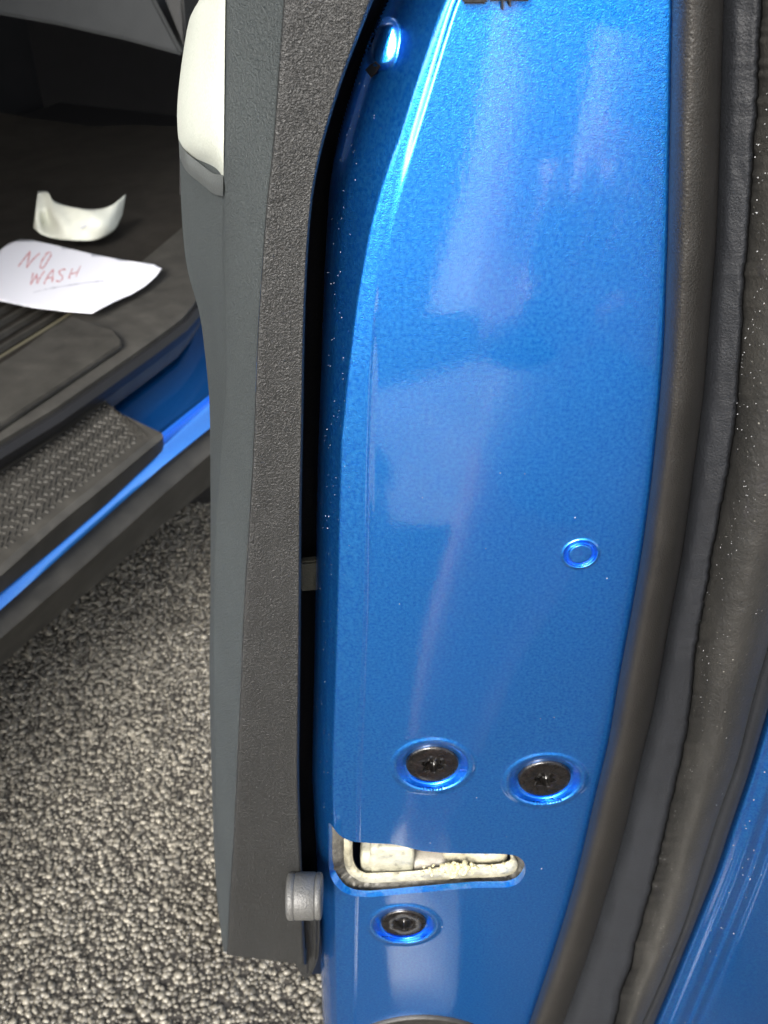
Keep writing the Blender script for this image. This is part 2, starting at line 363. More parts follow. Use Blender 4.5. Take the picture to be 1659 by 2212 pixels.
# blue sill, step and outer strip
gapline = ext([(0, 985), (117, 912), (228, 835), (333, 765), (400, 712), (440, 672)], zs - .012, 1.6, .8)
step_o = ext([(0, 1205), (117, 1115), (228, 1033), (350, 935), (453, 853)], zs - .05, 1.6, .6)
step_o2 = ext([(0, 1277), (117, 1184), (233, 1085), (350, 973), (453, 880)], zb - .022, 1.6, .6)
strip_b = ext([(0, 1318), (117, 1215), (233, 1113), (350, 1008), (453, 925)], zb - .036, 1.6, .6)
loft('sill_panel', [shift(gapline, -.05, -.03), shift(gapline, -.01, -.008), gapline, shift(gapline, .01, .006), shift(step_o, -.012, 0), step_o, shift(step_o, .003, -.008),
     shift(step_o2, -.003, .003), step_o2, shift(step_o2, .006, -.003), strip_b, shift(strip_b, -.012, -.008), shift(strip_b, -.04, -.02)], PAINT, body, sharp=60)
loft('door_seal', [shift(trim_edge, -.012, -.006), shift(trim_edge, .006, -.008), shift(trim_edge, .012, -.018), shift(trim_edge, .008, -.034), shift(trim_edge, -.01, -.05)], BLACK, body)
# scuff plate: top face with moulded pattern, rounded outer nose
sc_in = [PZ(x, y, zs + .006) for x, y in [(-500, 1350), (0, 1008), (117, 932), (227, 858)]]
def between(a, b, t): return [p.lerp(q_, t) for p, q_ in zip(a, b)]
rowsA = [PZ(x, y, zs + .008) for x, y in [(-400, 1290), (0, 1010), (110, 940), (205, 872), (222, 862), (236, 873), (246, 886)]]
rowsB = [PZ(x, y, zs + .008) for x, y in [(-400, 1530), (0, 1222), (117, 1118), (233, 1025), (322, 952), (340, 940), (350, 936)]]
rowsC = [PZ(x, y, zs + .002) for x, y in [(-400, 1560), (0, 1246), (117, 1140), (233, 1045), (325, 968), (346, 951), (353, 945)]]
rowsD = [PZ(x, y, zb - .012) for x, y in [(-400, 1600), (0, 1282), (117, 1186), (233, 1086), (330, 995), (350, 976), (354, 962)]]
rowsZ = [p + Vector((-.004, .002, -.012)) for p in rowsA]
scuff = mesh('scuff_plate', [p for r_ in (rowsZ, rowsA, rowsB, rowsC, rowsD) for p in resample(r_, 40)], grid(5, 40), SILL, body, sharp=30)
# inner rail of the plate
rail = [PZ(x, y, zs + .012) for x, y in [(-400, 1262), (0, 990), (110, 920), (212, 850)]]
rail2 = [PZ(x, y, zs + .012) for x, y in [(-400, 1280), (0, 1003), (110, 933), (214, 862)]]
mesh('plate_rail', [p for r_ in ([a + Vector((0, 0, -.02)) for a in rail], rail, rail2, [a + Vector((0, 0, -.008)) for a in rail2]) for p in resample(r_, 20)], grid(4, 20), TRIMF, scuff, sharp=30)
# moulded marks
bm = bmesh.new(); ra = resample(rowsA, 200); rb = resample(rowsB, 200)
nu, nv = 46, 9
for i in range(nu):
    for j in range(nv):
        k = 90 + int(i / nu * 104); t = .07 + .86 * (j + .5 * (i % 2)) / nv
        if t > .95: continue
        c = ra[k].lerp(rb[k], t) ; d = (rb[k] - ra[k]).normalized(); e = (ra[min(k + 1, 199)] - ra[k - 1]).normalized()
        ang = (.7 if (i + j) % 2 else -.7) + random.uniform(-.25, .25)
        a = d * math.cos(ang) + e * math.sin(ang); b_ = e * math.cos(ang) - d * math.sin(ang)
        L, W = random.uniform(.0045, .0065), .0016
        vs = [bm.verts.new(c + a * x_ * L + b_ * y_ * W) for x_, y_ in ((-1, 0), (-.7, -1), (.7, -1), (1, 0), (.7, 1), (-.7, 1))]
        vt = [bm.verts.new(c + (v_.co - c) * .6 + Vector((0, 0, .0022))) for v_ in vs]
        bm.faces.new(vt)
        for q_ in range(6): bm.faces.new((vs[q_], vs[(q_ + 1) % 6], vt[(q_ + 1) % 6], vt[q_]))
bmesh.ops.recalc_face_normals(bm, faces=bm.faces)
o = bmobj('moulded_marks', bm, SILL, scuff, smooth=False); o['kind'] = 'stuff'
# lower cladding
cl0 = ext([(0, 1362), (117, 1262), (233, 1160), (350, 1055), (453, 968)], zc, 1.6, .6)
cl1 = ext([(0, 1440), (67, 1380), (133, 1325), (200, 1270), (293, 1187), (367, 1120), (453, 1050)], .24, 1.6, .6)
def wob(e, a):
    return [p + Vector((0, 0, a * noise.noise(p * 30))) for p in e]
loft('sill_cladding', [shift(cl0, -.06, .03), shift(cl0, -.03, .012), cl0, shift(cl0, .006, -.006), shift(cl1, .002, .012), cl1, shift(cl1, -.03, -.004), shift(cl1, -.12, .0)], SILL, body)

# ------------------------------------------------------------------ paper
def sheet(name, outline, zf, m, parent, thick=.0004, step=8):
    n = len(outline); xs = [p[0] for p in outline]; ys = [p[1] for p in outline]
    def inside(x, y):
        r_ = False
        for i in range(n):
            x1, y1 = outline[i]; x2, y2 = outline[(i + 1) % n]
            if (y1 > y) != (y2 > y) and x < (x2 - x1) * (y - y1) / (y2 - y1) + x1: r_ = not r_
        return r_
    pts = [Vector(p) for p in outline]; edges = [(i, (i + 1) % n) for i in range(n)]
    for x in np.arange(min(xs), max(xs), step):
        for y in np.arange(min(ys), max(ys), step):
            if inside(x, y): pts.append(Vector((x, y)))
    v, e, f, *_ = delaunay_2d_cdt(pts, edges, [], 1, 1e-4)
    o = mesh(name, [PZ(p.x, p.y, zf(p.x, p.y)) for p in v], [tuple(reversed(t)) for t in f], m, parent)
    md = o.modifiers.new('thickness', 'SOLIDIFY'); md.thickness = thick; md.offset = 0
    return o
def side(x, y, a, b):
    return ((b[0] - a[0]) * (y - a[1]) - (b[1] - a[1]) * (x - a[0])) / math.hypot(b[0] - a[0], b[1] - a[1])
def densify(o, k=4):
    c = smoothcurve(o + [o[0]], len(o) * k + 1)[:-1]; return [tuple(p) for p in c]
note_o = [(-45, 560), (0, 540), (20, 525), (43, 517), (67, 518), (133, 533), (200, 549), (267, 562), (333, 571), (349, 580), (337, 597), (313, 618), (283, 636), (250, 650), (198, 677), (133, 672), (67, 664), (0, 650), (-60, 640)]
def note_z(x, y):
    z = .548 + .006 * math.sin(x * .012 + 1) + .00012 * max(0, 640 - y) * .3
    s = side(x, y, (352, 580), (248, 652))
    z += .00022 * max(0, s) if s > 0 else 0
    z -= .00035 * max(0, s - 2)
    return z
note = empty('handwritten_note', PZ(150, 600, .54), 'white slip of paper handwritten NO WASH, lying on the grey sill trim', 'note')
sheet('paper_sheet', note_o, note_z, PAPER, note)
def stroke(bm, pts, wd, zf, lift=.0006):
    c = smoothcurve(pts, len(pts) * 5); prev = None
    for i, p in enumerate(c):
        a = c[max(0, i - 1)]; b_ = c[min(len(c) - 1, i + 1)]; d = np.array([b_[0] - a[0], b_[1] - a[1]]); d /= (np.linalg.norm(d) + 1e-9); nrm = np.array([-d[1], d[0]])
        ww = wd * (.75 + .35 * math.sin(i * .7 + p[0]))
        q1 = p[:2] + nrm * ww; q2 = p[:2] - nrm * ww
        v1 = bm.verts.new(PZ(q1[0], q1[1], zf(q1[0], q1[1]) + lift)); v2 = bm.verts.new(PZ(q2[0], q2[1], zf(q2[0], q2[1]) + lift))
        if prev: bm.faces.new((prev[0], v1, v2, prev[1]))
        prev = (v1, v2)
Zc = lambda *p: [(a / 3, b / 3) for a, b in p]
bm = bmesh.new()
for s_ in [Zc((118, 1728), (150, 1685), (195, 1628)), Zc((195, 1628), (182, 1690), (172, 1735)), Zc((172, 1735), (215, 1680), (258, 1640)),
           Zc((300, 1650), (272, 1690), (262, 1730), (280, 1735), (310, 1690), (332, 1648), (318, 1634), (292, 1652)),
           Zc((215, 1770), (205, 1810), (198, 1845)), Zc((198, 1845), (225, 1800), (240, 1775)), Zc((240, 1775), (238, 1805), (240, 1838)), Zc((240, 1838), (265, 1790), (290, 1755)),
           Zc((285, 1840), (310, 1790), (345, 1745)), Zc((345, 1745), (342, 1790), (338, 1828)), Zc((298, 1806), (320, 1800), (348, 1798)),
           Zc((425, 1745), (395, 1750), (382, 1770), (400, 1785), (405, 1805), (385, 1822), (362, 1820)),
           Zc((470, 1740), (455, 1775), (447, 1805)), Zc((523, 1722), (505, 1760), (492, 1795)), Zc((460, 1774), (480, 1770), (503, 1764))]:
    stroke(bm, s_, 1.75, note_z)
bmesh.ops.recalc_face_normals(bm, faces=bm.faces)
bmobj('handwriting', bm, INK, note, smooth=False)
bm = bmesh.new(); stroke(bm, Zc((215, 1895), (330, 1868), (450, 1848), (560, 1832), (672, 1820)), 1.6, note_z)
stroke(bm, Zc((770, 1925), (850, 1870), (930, 1800), (1010, 1755)), 1.0, note_z)  # paper fold, its shade drawn as a grey stroke
bmobj('pencil_and_fold_lines', bm, INKG, note, smooth=False)
# curled slip
slip = empty('curled_paper_slip', PZ(170, 500, .53), 'small curled ivory paper slip standing on the dark carpet behind the note', 'paper')
bot = smoothcurve([(72, 492), (92, 507), (127, 517), (170, 520), (213, 517), (247, 497), (264, 465)], 50)
top = smoothcurve([(82, 413), (103, 415), (116, 434), (150, 446), (200, 452), (240, 444), (272, 419)], 50)
sv = []
for j in range(14):
    t = j / 13
    for i in range(50):
        p = bot[i] * (1 - t) + top[i] * t
        z = .532 + .05 * t + .006 * math.sin(t * 3.1) - .018 * math.exp(-((i - 11) / 5) ** 2 - ((t - .35) / .22) ** 2) + .002 * math.sin(i * .35 + t * 4)
        sv.append(PZ(p[0], p[1], z))
o = mesh('paper_curl', sv, grid(14, 50), PAPER2, slip); md = o.modifiers.new('thickness', 'SOLIDIFY'); md.thickness = .0005
bm = bmesh.new(); zf = lambda x, y: .532 + .05 * (1 - (y - 440) / 78) + .0085
stroke(bm, [(173, 493), (183, 488), (196, 482)], 2.2, zf, .001); bmobj('ink_mark', bm, INKG, slip, smooth=False)

# ------------------------------------------------------------------ door
door = body
eA = interp([(388, 300), (389, 350), (391, 420), (395, 500), (401, 560), (407, 600), (422, 640), (434, 680), (438, 720), (446, 790), (453, 860), (454, 950), (455, 1100), (455, 1300), (452, 1440), (455, 1600), (461, 1800), (469, 1950), (482, 2050), (484, 2062)])
eB = interp([(488, -50), (487, 0), (483, 400), (483, 600), (487, 750), (486, 850), (478, 950), (468, 1080), (462, 1200), (460, 1440), (462, 1600), (468, 1800), (476, 1950), (486, 2062)])
eC = interp([(616, -50), (613, 0), (600, 180), (591, 310), (575, 445), (566, 578), (557, 710), (550, 900), (546, 1000), (540, 1100), (527, 1300), (519, 1500), (512, 1640), (505, 1800), (495, 1950), (490, 2062)])
eD = interp([(825, -50), (804, 0), (777.5, 67), (751, 133), (724, 213), (697.5, 302), (680, 382), (671, 453), (664, 555), (660, 644), (657.5, 733), (655, 900), (651, 1100), (650, 1300), (648, 1500), (646, 1650), (650, 1800), (655, 1900), (658, 2000), (664, 2100)])
eE = interp([(860, -50), (835, 0), (795, 89), (768.6, 169), (746, 240), (724, 320), (711, 391), (704, 489), (700, 578), (695, 711), (688, 900), (683, 1100), (680, 1300), (676, 1500), (672, 1668), (682, 1850), (688, 1990), (692, 2073), (698, 2212), (705, 2400)])
eF = interp([(1010, -50), (985, 0), (930, 180), (885, 330), (845, 480), (822, 640), (810, 800), (803, 1000), (798, 1300), (790, 1500), (782, 1700), (778, 1850), (775, 2000), (772, 2212), (770, 2400)])
eG = interp([(1451, -50), (1451, 0), (1447, 240), (1442.6, 480), (1434, 737), (1424, 866), (1408, 1027), (1392, 1150), (1376, 1253), (1357, 1356), (1334, 1478), (1315, 1600), (1304, 1643), (1278, 1749), (1253, 1859), (1223, 1969), (1186, 2083), (1142, 2212), (1070, 2400)])
eH = interp([(1565, -50), (1563, 0), (1555, 280), (1547, 520), (1533, 680), (1519, 860), (1492, 1060), (1473, 1200), (1444, 1350), (1414, 1522), (1384, 1639), (1359, 1753), (1329, 1866), (1296, 1977), (1263, 2083), (1216, 2212), (1145, 2400)])
eI = interp([(1650, -50), (1647, 0), (1635, 240), (1619, 480), (1607, 640), (1594, 885), (1569, 1046), (1543, 1175), (1505, 1400), (1491, 1547), (1472, 1639), (1447, 1753), (1421, 1866), (1392, 1977), (1362, 2083), (1326, 2212), (1270, 2400)])
_eI = eI
def eI(y): return _eI(y) + 5.0 * noise.noise(Vector((y * .018, 3, 0))) + 3.5 * noise.noise(Vector((y * .07, 9, 0)))
eJ = interp([(1800, -50), (1795, 200), (1785, 500), (1760, 850), (1730, 1080), (1690, 1280), (1655, 1401), (1623, 1511), (1593, 1639), (1546, 1768), (1509, 1885), (1483, 1977), (1436, 2098), (1384, 2212), (1300, 2400)])
eK = interp([(1850, -50), (1845, 200), (1830, 500), (1805, 850), (1770, 1100), (1725, 1300), (1659, 1522), (1634, 1606), (1612, 1680), (1575, 1786), (1546, 1877), (1509, 1969), (1472, 2061), (1447, 2123), (1410, 2212), (1330, 2400)])

# --- shut face -------------------------------------------------
def onD(px, py): p = PY(px, py, D); return p.x, p.z
BOLTS = [(934, 1656, 58), (1177, 1687, 58), (872, 1999, 50)]
bolts = []
for px, py, hw in BOLTS:
    x, z = onD(px, py); bolts.append((x, z, hw * depth_of(px, py, D) / FD))
plug = (*onD(1254, 1197), 31 * depth_of(1254, 1197, D) / FD)
def sm(t): t = min(1, max(0, t)); return t * t * (3 - 2 * t)
tabc = onD(830, 95)
E_ = eE
def depthf(px, py):
    E, F = eE(py), eF(py)
    Y = 0.0
    if px < F:
        t = (F - px) / (F - E); t = min(1, t)
        # shallow shoulder, then a rounded roll to the back
        tc = float(np.interp(py, [0, 300, 600, 950, 2300], [.14, .18, .36, .56, .60])); kk = .06
        ramp_ = kk * math.log(1 + math.exp(min(40, (t - tc) / kk)))
        Y -= .0004 * math.exp(-((t - tc) / .06) ** 2) + .00022 * sm((py - 500) / 300) * math.exp(-((t - .10) / .05) ** 2)
        Y += .0022 * t * t + .020 * ramp_ + .014 * (1 - math.sqrt(max(0, 1 - max(0, (t - .72) / .28) ** 2.2)))
    x, z = onD(px, py)
    for bx, bz, r in bolts:
        d = math.hypot(x - bx, z - bz)
        if d < 2 * r: Y += .0024 * (lambda t: t * t * .5 / .25 if t < .25 else (t - .125 if t < .9 else .775 + .0 * t))(max(0, min(1, (1.38 * r - d) / (.38 * r)))) / .775 + .005 * sm((.90 * r - d) / (.14 * r)) - .0004 * math.exp(-((d - 1.45 * r) / (.12 * r)) ** 2)
    d = math.hypot(x - plug[0], z - plug[1]); r = plug[2]
    if d < 2 * r: Y += .0009 * math.exp(-((d - r * .98) / (.13 * r)) ** 2) - .0005 * sm((.9 * r - d) / (.1 * r)) - .0004 * math.exp(-((d - 1.2 * r) / (.12 * r)) ** 2)
    # pressed tab near the top of the shoulder
    dx = (px - 830 - (95 - py) * .12) / 34; dy = (py - 96) / 54
    q_ = abs(dx) ** 2.6 + abs(dy) ** 2.6
    if q_ < 2.2 and px > E_(py) + 6: Y -= .0045 * sm((1.3 - q_) / .9) * (1 - .25 * dx * dx) * (1.0 - .85 * dx) * (1.0 - .25 * dy)
    # soft waviness of pressed steel
    Y += .00026 * noise.noise(Vector((x * 28, z * 14, 3)))
    # lip folding under the seal
    G = eG(py)
    if px > G - 6: Y += .0025 * sm((px - G + 6) / 14)
    return Y
def surf(px, py): return PY(px, py, D + depthf(px, py))
Zb = lambda a, b: (626.7 + .4444 * a, 1511.5 + .4444 * b)
slot = [Zb(*p) for p in [(188, 590), (188, 800), (196, 860), (218, 900), (255, 935), (310, 955), (380, 960), (490, 951), (600, 940), (750, 927), (900, 915), (1060, 913), (1110, 895), (1138, 860), (1147, 825), (1138, 785), (1100, 757), (1040, 750), (900, 749), (750, 745), (640, 735), (560, 715), (500, 702), (400, 697), (300, 690), (262, 675), (230, 650), (205, 615)]]
def inpoly(o, x, y):
    r_ = False; n = len(o)
    for i in range(n):
        x1, y1 = o[i]; x2, y2 = o[(i + 1) % n]
        if (y1 > y) != (y2 > y) and x < (x2 - x1) * (y - y1) / (y2 - y1) + x1: r_ = not r_
    return r_
slotd = []
for i in range(len(slot)):
    a, b_ = slot[i], slot[(i + 1) % len(slot)]; L = math.hypot(b_[0] - a[0], b_[1] - a[1]); k = max(1, int(L / 5))
    for j in range(k): slotd.append((a[0] + (b_[0] - a[0]) * j / k, a[1] + (b_[1] - a[1]) * j / k))
# round the outline a little
for _ in range(2):
    n = len(slotd); slotd = [((slotd[i - 1][0] + 2 * slotd[i][0] + slotd[(i + 1) % n][0]) / 4, (slotd[i - 1][1] + 2 * slotd[i][1] + slotd[(i + 1) % n][1]) / 4) for i in range(n)]
pts = [Vector(p) for p in slotd]; ns = len(pts); edges = [(i, (i + 1) % ns) for i in range(ns)]
top_, bot_ = -380, 2780
cols = [0, .003, .01, .02, .035, .055, .08, .11, .14, .17, .20, .23, .26, .29, .32, .35, .38, .41, .45, .48, .51, .54, .57, .60, .63, .66, .69, .72, .76, .8, .85, .92]
rows = list(np.arange(top_, bot_ + 1, 9.0))
def near_feature(px, py, m=0):
    x, z = onD(px, py)
    for bx, bz, r in bolts:
        if math.hypot(x - bx, z - bz) < 1.9 * r: return True
    return math.hypot(x - plug[0], z - plug[1]) < 1.6 * plug[2]
slotbox = (min(p[0] for p in slotd) - 8, max(p[0] for p in slotd) + 8, min(p[1] for p in slotd) - 8, max(p[1] for p in slotd) + 8)
def nearslot(px, py):
    if not (slotbox[0] < px < slotbox[1] and slotbox[2] < py < slotbox[3]): return False
    if inpoly(slotd, px, py): return True
    return min((px - a) ** 2 + (py - b_) ** 2 for a, b_ in slotd) < 9
left_b, right_b = [], []
for y in rows:
    E, F, G = eE(y), eF(y), eG(y) + 12
    xs = [E + (F - E) * c for c in cols]; nx = int((G - F) / 9); xs += [F + (G - F) * i / nx for i in range(nx + 1)]
    for i, x in enumerate(xs):
        if i == 0: left_b.append(len(pts)); pts.append(Vector((x, y))); continue
        if i == len(xs) - 1: right_b.append(len(pts)); pts.append(Vector((x, y))); continue
        if near_feature(x, y) or nearslot(x, y): continue
        pts.append(Vector((x, y)))
    if y < 200:      # finer rows round the pressed tab
        for x in np.arange(780, 880, 4):
            if x > E + 2: pts.append(Vector((x, y + 4.5)))
def topx(x, z, Y=D):
    # world point on plane Y -> picture
    zz = (Y * cp - (z - H) * sp); yy = -(Y * sp + (z - H) * cp)
    return CX + FD * x / zz, CY + FD * yy / zz
for (bx, bz, r), rr in [(b_, 1.9) for b_ in bolts] + [(plug, 1.6)]:
    for fr in np.linspace(.3, rr - .04, 26):
        k = 72
        for i in range(k):
            a = 6.2832 * (i + .5 * (int(fr * 100) % 2)) / k; px, py = topx(bx + r * fr * math.cos(a), bz + r * fr * math.sin(a))
            if not nearslot(px, py): pts.append(Vector((px, py)))
for L_ in (left_b, right_b):
    edges += list(zip(L_, L_[1:]))
edges += [(left_b[0], right_b[0]), (left_b[-1], right_b[-1])]
v2, e2, f2, *_ = delaunay_2d_cdt(pts, edges, [], 1, 1e-5)
V = [surf(p.x, p.y) for p in v2]
NRM = []
for p in v2:
    h = .6
    x0 = max(p.x - h, eE(p.y)); a = surf(x0 + 2 * h, p.y) - surf(x0, p.y); b_ = surf(p.x, p.y + h) - surf(p.x, p.y - h)
    n_ = a.cross(b_).normalized()
    if n_.y > 0: n_ = -n_
    NRM.append(n_)
F2 = []
for t in f2:
    c = (v2[t[0]] + v2[t[1]] + v2[t[2]]) / 3
    if inpoly(slotd, c.x, c.y): continue
    F2.append(t)
# orient towards the camera
def orient(t):
    a, b_, c = (V[i] for i in t); return t if (b_ - a).cross(c - a).y < 0 else tuple(reversed(t))
F2 = [orient(t) for t in F2]
shell = mesh('door', V, F2, PAINT, body, normals=[tuple(n_) for n_ in NRM]); shell['label'] = 'open blue door seen edge on with latch slot and bolts'
door = shell
# rolled edge into the slot, sheet thickness and side wall behind the shoulder
sv = []
area = sum(slotd[i][0] * slotd[(i + 1) % ns][1] - slotd[(i + 1) % ns][0] * slotd[i][1] for i in range(ns))
sgn = 1 if area > 0 else -1   # picture rows run downwards
def inward(i, k):
    a, b_ = slotd[(i - 3) % ns], slotd[(i + 3) % ns]; d = (b_[0] - a[0], b_[1] - a[1]); L = math.hypot(*d) + 1e-9
    nx_, ny_ = -d[1] / L * sgn, d[0] / L * sgn
    if not inpoly(slotd, slotd[i][0] + nx_ * 3, slotd[i][1] + ny_ * 3): nx_, ny_ = -nx_, -ny_
    wgt = max(0, min(1, nx_ * 1.3)) + .55 * max(0, -ny_)      # wide on the left, narrow below, none under the top edge
    return nx_ * k * wgt, ny_ * k * wgt
for k, (dy, ins) in enumerate([(0, 0), (.0004, 1.0), (.0016, 4.5), (.0030, 8)]):
    for q_, p in enumerate(slotd):
        ox, oy = inward(q_, ins); sv.append(PY(p[0] + ox, p[1] + min(0, oy) * .2, D + depthf(p[0], p[1])) + Vector((0, dy, 0)))
fs = [(k * ns + i, k * ns + (i + 1) % ns, (k + 1) * ns + (i + 1) % ns, (k + 1) * ns + i) for k in range(3) for i in range(ns)]
mesh('slot_lip', sv, fs, PAINT, door)
wv = []
rr = list(np.arange(top_, bot_ + 1, 20.0))
for y in rr:
    p = surf(eE(y), y)
    for k, (dx, dy) in enumerate([(0, 0), (.0005, .01), (.004, .05), (.006, .7)]): wv.append(p + Vector((dx, dy, 0)))
mesh('side_wall', wv, grid(len(rr), 4), PAINT, door)
# back of the door (so that it has its depth) under the seals
# --- generic strip between picture edges with depth profile ----------
def strip(name, ctrl, m, parent, y0=-380, y1=2780, dy=12, nc=24, disp=None, sharp=None, lo=None):
    """ctrl: list of (edge function of py -> px, depth offset)"""
    ys = list(np.arange(y0, y1 + 1, dy)); vs = []
    for y in ys:
        c = smoothcurve([(e(y), d) for e, d in ctrl], nc)
        for j, (px, d) in enumerate(c):
            dd = d + (disp(px, y, j / (nc - 1)) if disp else 0)
            vs.append(PY(px, y, D + dd))
    return mesh(name, vs, grid(len(ys), nc), m, parent, sharp=sharp)
mixe = lambda a, b_, t: (lambda y: a(y) * (1 - t) + b_(y) * t)
off = lambda a, k: (lambda y: a(y) + k)
# first seal: a soft tube
strip('edge_seal', [(off(eG, 5), .012), (off(eG, 0), .004), (mixe(eG, eH, .06), -.003), (mixe(eG, eH, .25), -.0085), (mixe(eG, eH, .5), -.0095), (mixe(eG, eH, .75), -.006), (mixe(eG, eH, .93), .002), (eH, .012), (off(eH, 2), .03)], SEAL, door, nc=34,
      disp=lambda px, y, t: .0004 * noise.noise(Vector((px * .03, y * .012, 1))))
strip('seal_channel', [(off(eH, -8), .016), (eH, .012), (mixe(eH, eI, .3), .007), (mixe(eH, eI, .7), .005), (mixe(eH, eI, .90), .0046), (off(eI, -2), .007), (off(eI, 3), .014)], BAND, door, nc=30, dy=5, disp=lambda px, y, t: .0003 * noise.noise(Vector((px * .05, y * .02, 5))) + .0006 * t ** 4 * noise.noise(Vector((px * .12, y * .09, 5))))
def ddisp(px, y, t):
    q_ = Vector((px * .035, y * .03, 2)); a = noise.noise(q_) + .5 * noise.noise(q_ * 2.7) + .3 * noise.noise(q_ * 6)
    k = .0008 * a * (.25 + 1.3 * max(0, 1 - abs(t - .17) * 5)); return k
strip('dusty_seal', [(off(eI, 4), .016), (off(eI, 0), .007), (mixe(eI, eJ, .07), .001), (mixe(eI, eJ, .3), -.006), (mixe(eI, eJ, .6), -.009), (mixe(eI, eJ, .85), -.004), (eJ, .006), (off(eJ, 3), .02)], DUST, door, nc=64, dy=5, disp=ddisp)
strip('seal_base', [(off(eJ, -8), .014), (eJ, .012), (mixe(eJ, eK, .5), .010), (eK, .014), (off(eK, 4), .03)], BAND, door, nc=12)
strip('outer_panel', [(off(eK, -6), .030), (off(eK, 3), .020), (off(eK, 14), .0165), (off(eK, 30), .0160), (off(eK, 44), .0150), (off(eK, 56), .0148), (off(eK, 72), .0162), (off(eK, 84), .0158), (off(eK, 100), .0166), (off(eK, 130), .0165), (off(eK, 260), .020), (off(eK, 420), .03)], PAINT, door, nc=90,
      y0=300)
# --- inner trim
strip('trim_side', [(off(eA, 40), .60), (off(eA, 6), .16), (eA, .105), (mixe(eA, eB, .25), .075), (mixe(eA, eB, .7), .045), (eB, .030)], TRIM, door, y0=290, y1=2062, nc=26)
strip('trim_front', [(off(eB, -3), .034), (eB, .026), (mixe(eB, eC, .08), .020), (mixe(eB, eC, .5), .007), (mixe(eB, eC, .93), -.004), (eC, -.0062)], TRIM, door, y1=2058, nc=24)
def tbot(px): return 2062 + (px - 487) * .125
ys = np.linspace(0, 1, 180); vs = []; nc = 40
cf = smoothcurve([(0, -.0062), (.05, -.0072), (.4, -.0066), (.85, -.0060), (.975, -.0054), (.996, .000), (1.0, .02)], nc)
for t in ys:
    for u, d in cf:
        py = -380 + t * 2440; 
        px = eC(py) * (1 - u) + eD(py) * u; py2 = -380 + t * (tbot(px) + 380)
        vs.append(PY(px, py2, D + d + .0002 * noise.noise(Vector((px * .02, py * .02, 8)))))
# underside
for k, (dy, up_) in enumerate([(.004, 2), (.05, 0), (.3, 0)]):
    for u, d in cf:
        px = eC(2062) * (1 - u) + eD(2062) * u; p = PY(px, tbot(px), D + d); vs.append(p + Vector((0, dy, -.0006)))
mesh('trim_edge_face', vs, grid(183, nc), TRIMF, door, sharp=60)
for o in ():
    pass
# darker gap lining between trim and shell
strip('gap_lining', [(off(eD, -14), .030), (eD, .036), (mixe(eD, eE, .5), .04), (off(eE, 3), .045), (off(eE, 12), .05)], BLACK, door, y1=2110, nc=8)
q = [PY(x, y, D + .028) for x, y in [(648, 1216), (692, 1212), (692, 1276), (648, 1280)]]
polyprism('trim_clip', q, Vector((0, .004, 0)), mat('olive_grey_plastic', (.075, .075, .055), .6, build=grain(900, .3)), door, .0008)
# tab under the trim
q = [PY(x, y, D + .004) for x, y in [(618, 1975), (628, 2075), (640, 2092), (650, 2113), (658, 2119), (667, 2119), (674, 2108), (681, 2092), (687, 2076), (690, 2040), (690, 1960)]]
polyprism('trim_tab', q, Vector((0, .012, 0)), TRIMF, door, .0015)
q = [PY(x, y, D + .0032) for x, y in [(655.5, 1980), (658.5, 1980), (665, 2102), (662.5, 2104)]]
polyprism('tab_seam', q, Vector((0, .002, 0)), BLACK, door)
# armrest pad and the fold below it
padL = [(462, -110), (446, -50), (430, 0), (420, 18), (407, 50), (393, 133), (384, 213), (383, 267), (388, 310), (403, 337), (433, 363), (460, 383), (476, 388)]
pl = smoothcurve(padL, 60); padv = []; nc = 24
for i, (x, y) in enumerate(pl):
    yr = y if y < 250 else 250 + (392 - 250) * (i - i250) / (59 - i250) if (i250 := next(k for k, q_ in enumerate(pl) if q_[1] >= 250)) is not None else y
    xr = eB(yr) - .5
    for j in range(nc):
        t = j / (nc - 1); px = x + (xr - x) * t; yy = y + (yr - y) * t
        edge = max(0, (i - i250) / (59 - i250)) if y >= 250 else 0
        Y = D + .0225 + .07 * (1 - math.sqrt(max(0, 1 - (1 - t) ** 2))) + .012 * (1 - t) + .006 * edge ** 4
        padv.append(PY(px, yy, Y))
# lower the last rows into the fold: the pad rolls under
o = mesh('armrest_pad', padv + [padv[j] + Vector((.004, .06, .004)) for j in range((60 - 1) * nc, 60 * nc)] , grid(61, nc), CREAM, door)
lv = []
le = smoothcurve([(386, 302), (402, 328), (433, 354), (460, 374), (482, 378)], 30); lo_ = smoothcurve([(388, 340), (403, 370), (433, 396), (460, 418), (482, 424)], 30)
for j in range(10):
    t = j / 9
    for i in range(30):
        p = le[i] * (1 - t) + lo_[i] * t
        u = i / 29; lv.append(PY(p[0], p[1], D + float(np.interp(u, [0, .25, .7, 1], [.098, .068, .038, .0235])) + .004 * (1 - t) ** 2 - .003 * math.sin(t * 3.14)))
mesh('armrest_piping', lv, grid(10, 30), mat('mid_grey_vinyl', (.060, .065, .063), .5, build=grain(1200, .2)), door)
q = [PY(x, y, D + .105) for x, y in [(388, 305), (484, 305), (484, 440), (388, 420)]]
polyprism('armrest_gap', q, Vector((0, .004, 0)), BLACK, door)

